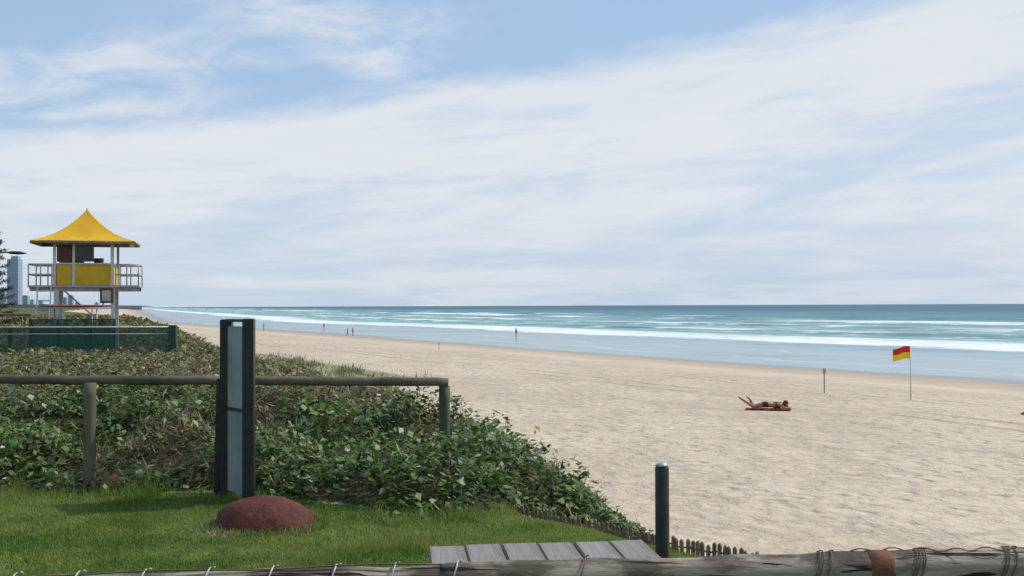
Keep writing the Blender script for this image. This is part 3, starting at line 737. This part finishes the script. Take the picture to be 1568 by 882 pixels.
standing('beach_walker',532,243,1.0,(.03,.04,.08),2.0,.12); standing('beach_walker',540,243,1.02,(.02,.02,.03),2.1,-.1)
standing('beach_walker',404,285,1.1,(.05,.03,.03),1.6,.12,female=True)
standing('bather',496,320,1.05,(.03,.03,.04),.4,.05); standing('bather',790,246,1.05,(.03,.03,.05),-.6,.08)

def sunbather(name,p,d,rz,sc,tcol):
    x=px(p,d); z=float(zter(np.array([x]),np.array([float(d)]))[0])+.05
    J={'pelvis':((0,0,.17),.16,.13),'spine':((.2,0,.13),.12,.09),'chest':((.42,0,.15),.14,.10),'nb':((.55,0,.17),.06,.055),'neck':((.60,0,.175),.05,.05),'hd':((.68,0,.18),.06,.06)}
    E=[('pelvis','spine'),('spine','chest'),('chest','nb'),('nb','neck'),('neck','hd')]
    for sd,s_ in (('L',1),('R',-1)):
        J['sh'+sd]=((.48,s_*.17,.15),.055,.055);J['el'+sd]=((.66,s_*.30,.05),.042,.042);J['wrist'+sd]=((.82,s_*.12,.05),.028,.028);J['hand'+sd]=((.85,s_*.04,.05),.035,.022)
        kx=-.03*s_
        J['hip'+sd]=((-.03,s_*.09,.16),.11,.11);J['knee'+sd]=((-.46,s_*.12,.07),.065,.062);J['calf'+sd]=((-.59-kx*2,s_*.10,.20),.055,.055);J['ank'+sd]=((-.74-kx*5,s_*.05,.34),.036,.04);J['toe'+sd]=((-.86-kx*5,s_*.03,.44),.035,.026)
        E+=[('chest','sh'+sd),('sh'+sd,'el'+sd),('el'+sd,'wrist'+sd),('wrist'+sd,'hand'+sd),('pelvis','hip'+sd),('hip'+sd,'knee'+sd),('knee'+sd,'calf'+sd),('calf'+sd,'ank'+sd),('ank'+sd,'toe'+sd)]
    r=figure(name,J,E,(x,d,z),rz,(lambda c:(-.14<c.x<.07 and abs(c.y)<.2 and c.z>.03) or (.33<c.x<.38)),swim((.10,.03,.03)),(.69,0,.185),(1,0,-.5),sc)
    V=[];Fc=[];A_=26;B_=10
    for i in range(A_+1):
        for j in range(B_+1):
            V.append((-.75+1.65*i/A_,-.36+.72*j/B_,-.02+.025*random.random()))
    for i in range(A_):
        for j in range(B_): q_=i*(B_+1)+j; Fc.append((q_,q_+B_+1,q_+B_+2,q_+1))
    te=empty('beach_towel',(x,d,z),rz); obj_from('towel_cloth',V,Fc,simple('beach_towel',tcol,tuple(k*.7 for k in tcol),5,.9,.05,.004),te,True)
    box('beach_bag',(.40,.42,.1),(.40,.2,.24),simple('tan_bag',(.30,.16,.10)),te,bev=.06)
sunbather('sunbather',1172,41.3,math.radians(-12),1.02,(.26,.07,.05))
sunbather('sunbather',1602,41.5,math.radians(170),1.0,(.26,.07,.05))

# ---------------- distant city, pine, lamp ----------------
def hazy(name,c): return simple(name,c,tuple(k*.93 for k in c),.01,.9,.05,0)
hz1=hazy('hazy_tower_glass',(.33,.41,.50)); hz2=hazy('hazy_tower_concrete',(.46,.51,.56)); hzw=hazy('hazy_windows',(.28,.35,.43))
def tower(name,p0,p1,ytop,d,mat,crown=False):
    w=(p1-p0)/F*d; x=px((p0+p1)/2,d); zt_=CAMZ+(470-ytop)/F*d; e=empty(name,(x,d,0))
    box('walls',(0,0,zt_/2),(w,w*.9,zt_),mat,e,bev=0)
    nf=max(4,int(zt_/7))
    V=[];Fc=[]
    for i in range(nf):
        z=(i+.5)*zt_/nf; hh_=zt_/nf*.22; b=len(V)
        for (sx_,yy) in ((-1,-w*.45-.3),(1,-w*.45-.3)):
            V+= [(sx_*w*.46,yy,z-hh_),(sx_*w*.46,yy,z+hh_)]
        Fc.append((b,b+2,b+3,b+1))
        b=len(V); V+=[(w*.5+.3,-w*.42,z-hh_),(w*.5+.3,w*.42,z-hh_),(w*.5+.3,w*.42,z+hh_),(w*.5+.3,-w*.42,z+hh_)]; Fc.append((b,b+1,b+2,b+3))
    obj_from('window_bands',V,Fc,hzw,e)
    box('roof_plant',(0,0,zt_+zt_*.02),(w*.5,w*.5,zt_*.04),mat,e,bev=0)
    if crown: 
        box('stepped_crown',(w*.12,0,zt_*1.03),(w*.62,w*.6,zt_*.06),mat,e,bev=0); tube('spire',[(w*.2,0,zt_*1.05),(w*.2,0,zt_*1.12)],[w*.04,w*.01],mat,e,8)
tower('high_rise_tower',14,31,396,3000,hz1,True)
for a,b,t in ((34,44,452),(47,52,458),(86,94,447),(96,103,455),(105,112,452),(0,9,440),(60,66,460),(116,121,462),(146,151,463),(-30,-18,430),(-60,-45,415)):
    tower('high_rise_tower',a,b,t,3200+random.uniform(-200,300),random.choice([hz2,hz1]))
V=[];Fc=[];K=160
for i in range(K+1):
    x=-2400+i/K*1500; h_=10+14*float(fbm(np.array([i*.35]),np.array([2.]),3,5)[0])*(1-(i/K)**4)
    V+=[(x,2700+0*x,0),(x,2700,h_)]
    V+=[(x,2800,h_*.7),]
for i in range(K): Fc+=[(i*3,i*3+3,i*3+4,i*3+1),(i*3+1,i*3+4,i*3+5,i*3+2)]
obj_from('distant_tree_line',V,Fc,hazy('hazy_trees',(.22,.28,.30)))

NP=empty('norfolk_pine_tree',(px(-22,60),60,4.8))
tube('trunk',[(0,0,0),(0.05,0,3),(0,0,6.2)],[.22,.15,.03],simple('bark',(.09,.07,.05),None,8,.9,.1,.01),NP,12)
br=[];LP=[];LC=[]
for lv in range(13):
    z=.9+lv*.42; R_=1.75*(1-lv/15)+.25
    for k in range(6):
        a=k*math.pi/3+lv*.5+random.uniform(-.15,.15); r_=R_*random.uniform(.8,1.1); ca,sa=math.cos(a),math.sin(a)
        pts=[(0,0,z),(ca*r_*.5,sa*r_*.5,z+.02),(ca*r_,sa*r_,z+.22)]; br.append((pts,[.03,.02,.008]))
        kk=110; t=rng.uniform(.2,1.03,kk); bz=z+np.where(t>.5,(t-.5)*.4,0)
        base=np.stack([ca*r_*t+rng.normal(0,.05,kk),sa*r_*t+rng.normal(0,.05,kk),bz],-1)
        LP.append(leaves(base,rng.uniform(.12,.24,kk),.7,np.full(kk,.25))); LC.append(np.array([.022,.045,.02])*rng.uniform(.5,1.5,kk)[:,None])
merge_tubes('branches',br,brown,NP,5)
lo=meshquads('needles',np.concatenate(LP),np.concatenate(LC),LM,4); lo.parent=NP
SL=empty('street_lamp',(px(-28,50),50,4.8)); lz=zy(387,50,0)-4.8
tube('pole',[(0,0,0),(0,0,lz-.5),(.03,0,lz-.15),(.2,0,lz),(1.3,0,lz+.02)],[.07,.05,.045,.04,.03],dark,SL,12)
hd=tube('lamp_head',[(1.15,0,lz+.02),(1.3,0,lz+.01),(1.7,0,lz-.02),(2.0,0,lz-.06)],[.04,.14,.15,.05],dark,SL,12)
for v in hd.data.vertices: v.co.z=lz+(v.co.z-lz)*.5

# ---------------- world & sun ----------------
AZ=math.radians(70); EL=math.radians(48)
w=bpy.data.worlds.new('World'); S.world=w; w.use_nodes=True; nt=w.node_tree; nt.nodes.clear(); n=N(nt)
sky=n.node('ShaderNodeTexSky',sky_type='NISHITA'); sky.sun_disc=False; sky.sun_elevation=EL; sky.sun_rotation=AZ; sky.air_density=1.0; sky.dust_density=1.2; sky.ozone_density=1.5
g=n.sep(n.node('ShaderNodeTexCoord').outputs['Generated'])
az=n.m('ARCTAN2',g[0],g[1]); el=n.m('ARCSINE',g[2])
ac=n.m('SUBTRACT',az,n.m('MULTIPLY',el,-.14)); e0=n.m('SUBTRACT',el,n.m('ADD',n.m('MULTIPLY',az,.1418),.2066))
nA=n.noise(n.comb(n.m('MULTIPLY',ac,5),n.m('MULTIPLY',e0,18),1.3),1,6,.6,.4)
nB=n.noise(n.comb(n.m('MULTIPLY',ac,3.2),n.m('MULTIPLY',e0,20),7.7),1,6,.60,.3)
nC=n.noise(n.comb(n.m('MULTIPLY',ac,16),n.m('MULTIPLY',e0,50),3.1),1,7,.65,.6)
nD=n.noise(n.comb(n.m('MULTIPLY',ac,6),n.m('MULTIPLY',el,55),5.5),1,6,.6,.5)
ed=n.m('ADD',e0,n.m('ADD',n.m('MULTIPLY',n.m('SUBTRACT',nA,.5),.045),n.m('MULTIPLY',n.m('SUBTRACT',nC,.5),.024)))
band_=n.ss(ed,-.020,.012,1,0)
thick=n.ss(n.m('ADD',n.m('MULTIPLY',nB,.6),n.m('ADD',n.m('MULTIPLY',nC,.15),n.m('MULTIPLY',nD,.25))),.38,.58,.42,.97)
upper=n.ss(e0,-.09,-.02,0,.30)
cl=n.m('MULTIPLY',band_,n.m('MINIMUM',n.m('ADD',thick,upper),.97))
def gauss(a0,e_0,sa,se,sl=0):
    dx=n.m('DIVIDE',n.m('SUBTRACT',az,a0),sa); dy=n.m('DIVIDE',n.m('SUBTRACT',n.m('SUBTRACT',el,e_0),n.m('MULTIPLY',n.m('SUBTRACT',az,a0),sl)),se)
    return n.m('EXPONENT',n.m('MULTIPLY',n.m('ADD',n.m('MULTIPLY',dx,dx),n.m('MULTIPLY',dy,dy)),-1))
gs=n.m('ADD',n.m('ADD',gauss(-.17,.262,.12,.028,-.1),gauss(-.135,.222,.055,.028,-.4)),n.m('ADD',gauss(-.34,.205,.14,.026,.1),gauss(-.37,.170,.12,.02,0)))
gs=n.m('MINIMUM',gs,1.1)
wn=n.m('ADD',n.m('MULTIPLY',n.noise(n.comb(n.m('MULTIPLY',az,9),n.m('MULTIPLY',el,26),4.4),1,6,.62,.8),.6),n.m('MULTIPLY',nC,.4))
wisp=n.m('MULTIPLY',n.ss(n.m('ADD',wn,n.m('MULTIPLY',gs,.16)),.48,.82),n.m('MINIMUM',n.m('MULTIPLY',gs,1.1),.8))
hi=n.m('MULTIPLY',n.ss(n.noise(n.comb(n.m('MULTIPLY',az,2),n.m('MULTIPLY',el,4),9.0),1,5,.6,.3),.45,.7),n.ss(el,.32,.5,0,.7))
cl=n.m('MAXIMUM',cl,n.m('MAXIMUM',wisp,hi))
skyc=n.mix(.7,sky.outputs[0],(4.4,6.3,8.9))
cloudc=n.mix(n.ss(nB,.35,.7),(7.3,7.75,8.4),(7.8,8.05,8.5))
c=n.mix(cl,skyc,cloudc)
c=n.mix(n.ss(el,.0,.10,.8,0),c,n.mix(n.ss(nD,.42,.62),(5.3,6.4,7.6),(6.6,7.3,8.0)))
bg=n.node('ShaderNodeBackground'); n.put(bg.inputs[0],c); bg.inputs[1].default_value=.1
ow=n.node('ShaderNodeOutputWorld'); nt.links.new(bg.outputs[0],ow.inputs[0])
sl=bpy.data.lights.new('sun','SUN'); sl.energy=3.4; sl.angle=math.radians(.8); sl.color=(1,.95,.87)
so_=bpy.data.objects.new('sun',sl); S.collection.objects.link(so_)
dv=Vector((math.cos(EL)*math.sin(AZ),math.cos(EL)*math.cos(AZ),math.sin(EL))); so_.rotation_euler=dv.to_track_quat('Z','Y').to_euler(); so_.location=(20,20,40)
S.view_settings.view_transform='Standard'; S.view_settings.look='None'; S.view_settings.exposure=0

cam=bpy.data.cameras.new('camera'); cam.sensor_width=36; cam.lens=F/1568*36; cam.clip_end=100000; cam.clip_start=.05
co=bpy.data.objects.new('camera',cam); S.collection.objects.link(co); co.location=(0,0,CAMZ)
pitch=math.atan(27/F); roll=math.radians(.22)
fw=Vector((0,math.cos(pitch),math.sin(pitch)))
M=fw.to_track_quat('-Z','Y').to_matrix()@Matrix.Rotation(-roll,3,'Z')
co.rotation_euler=M.to_euler(); S.camera=co
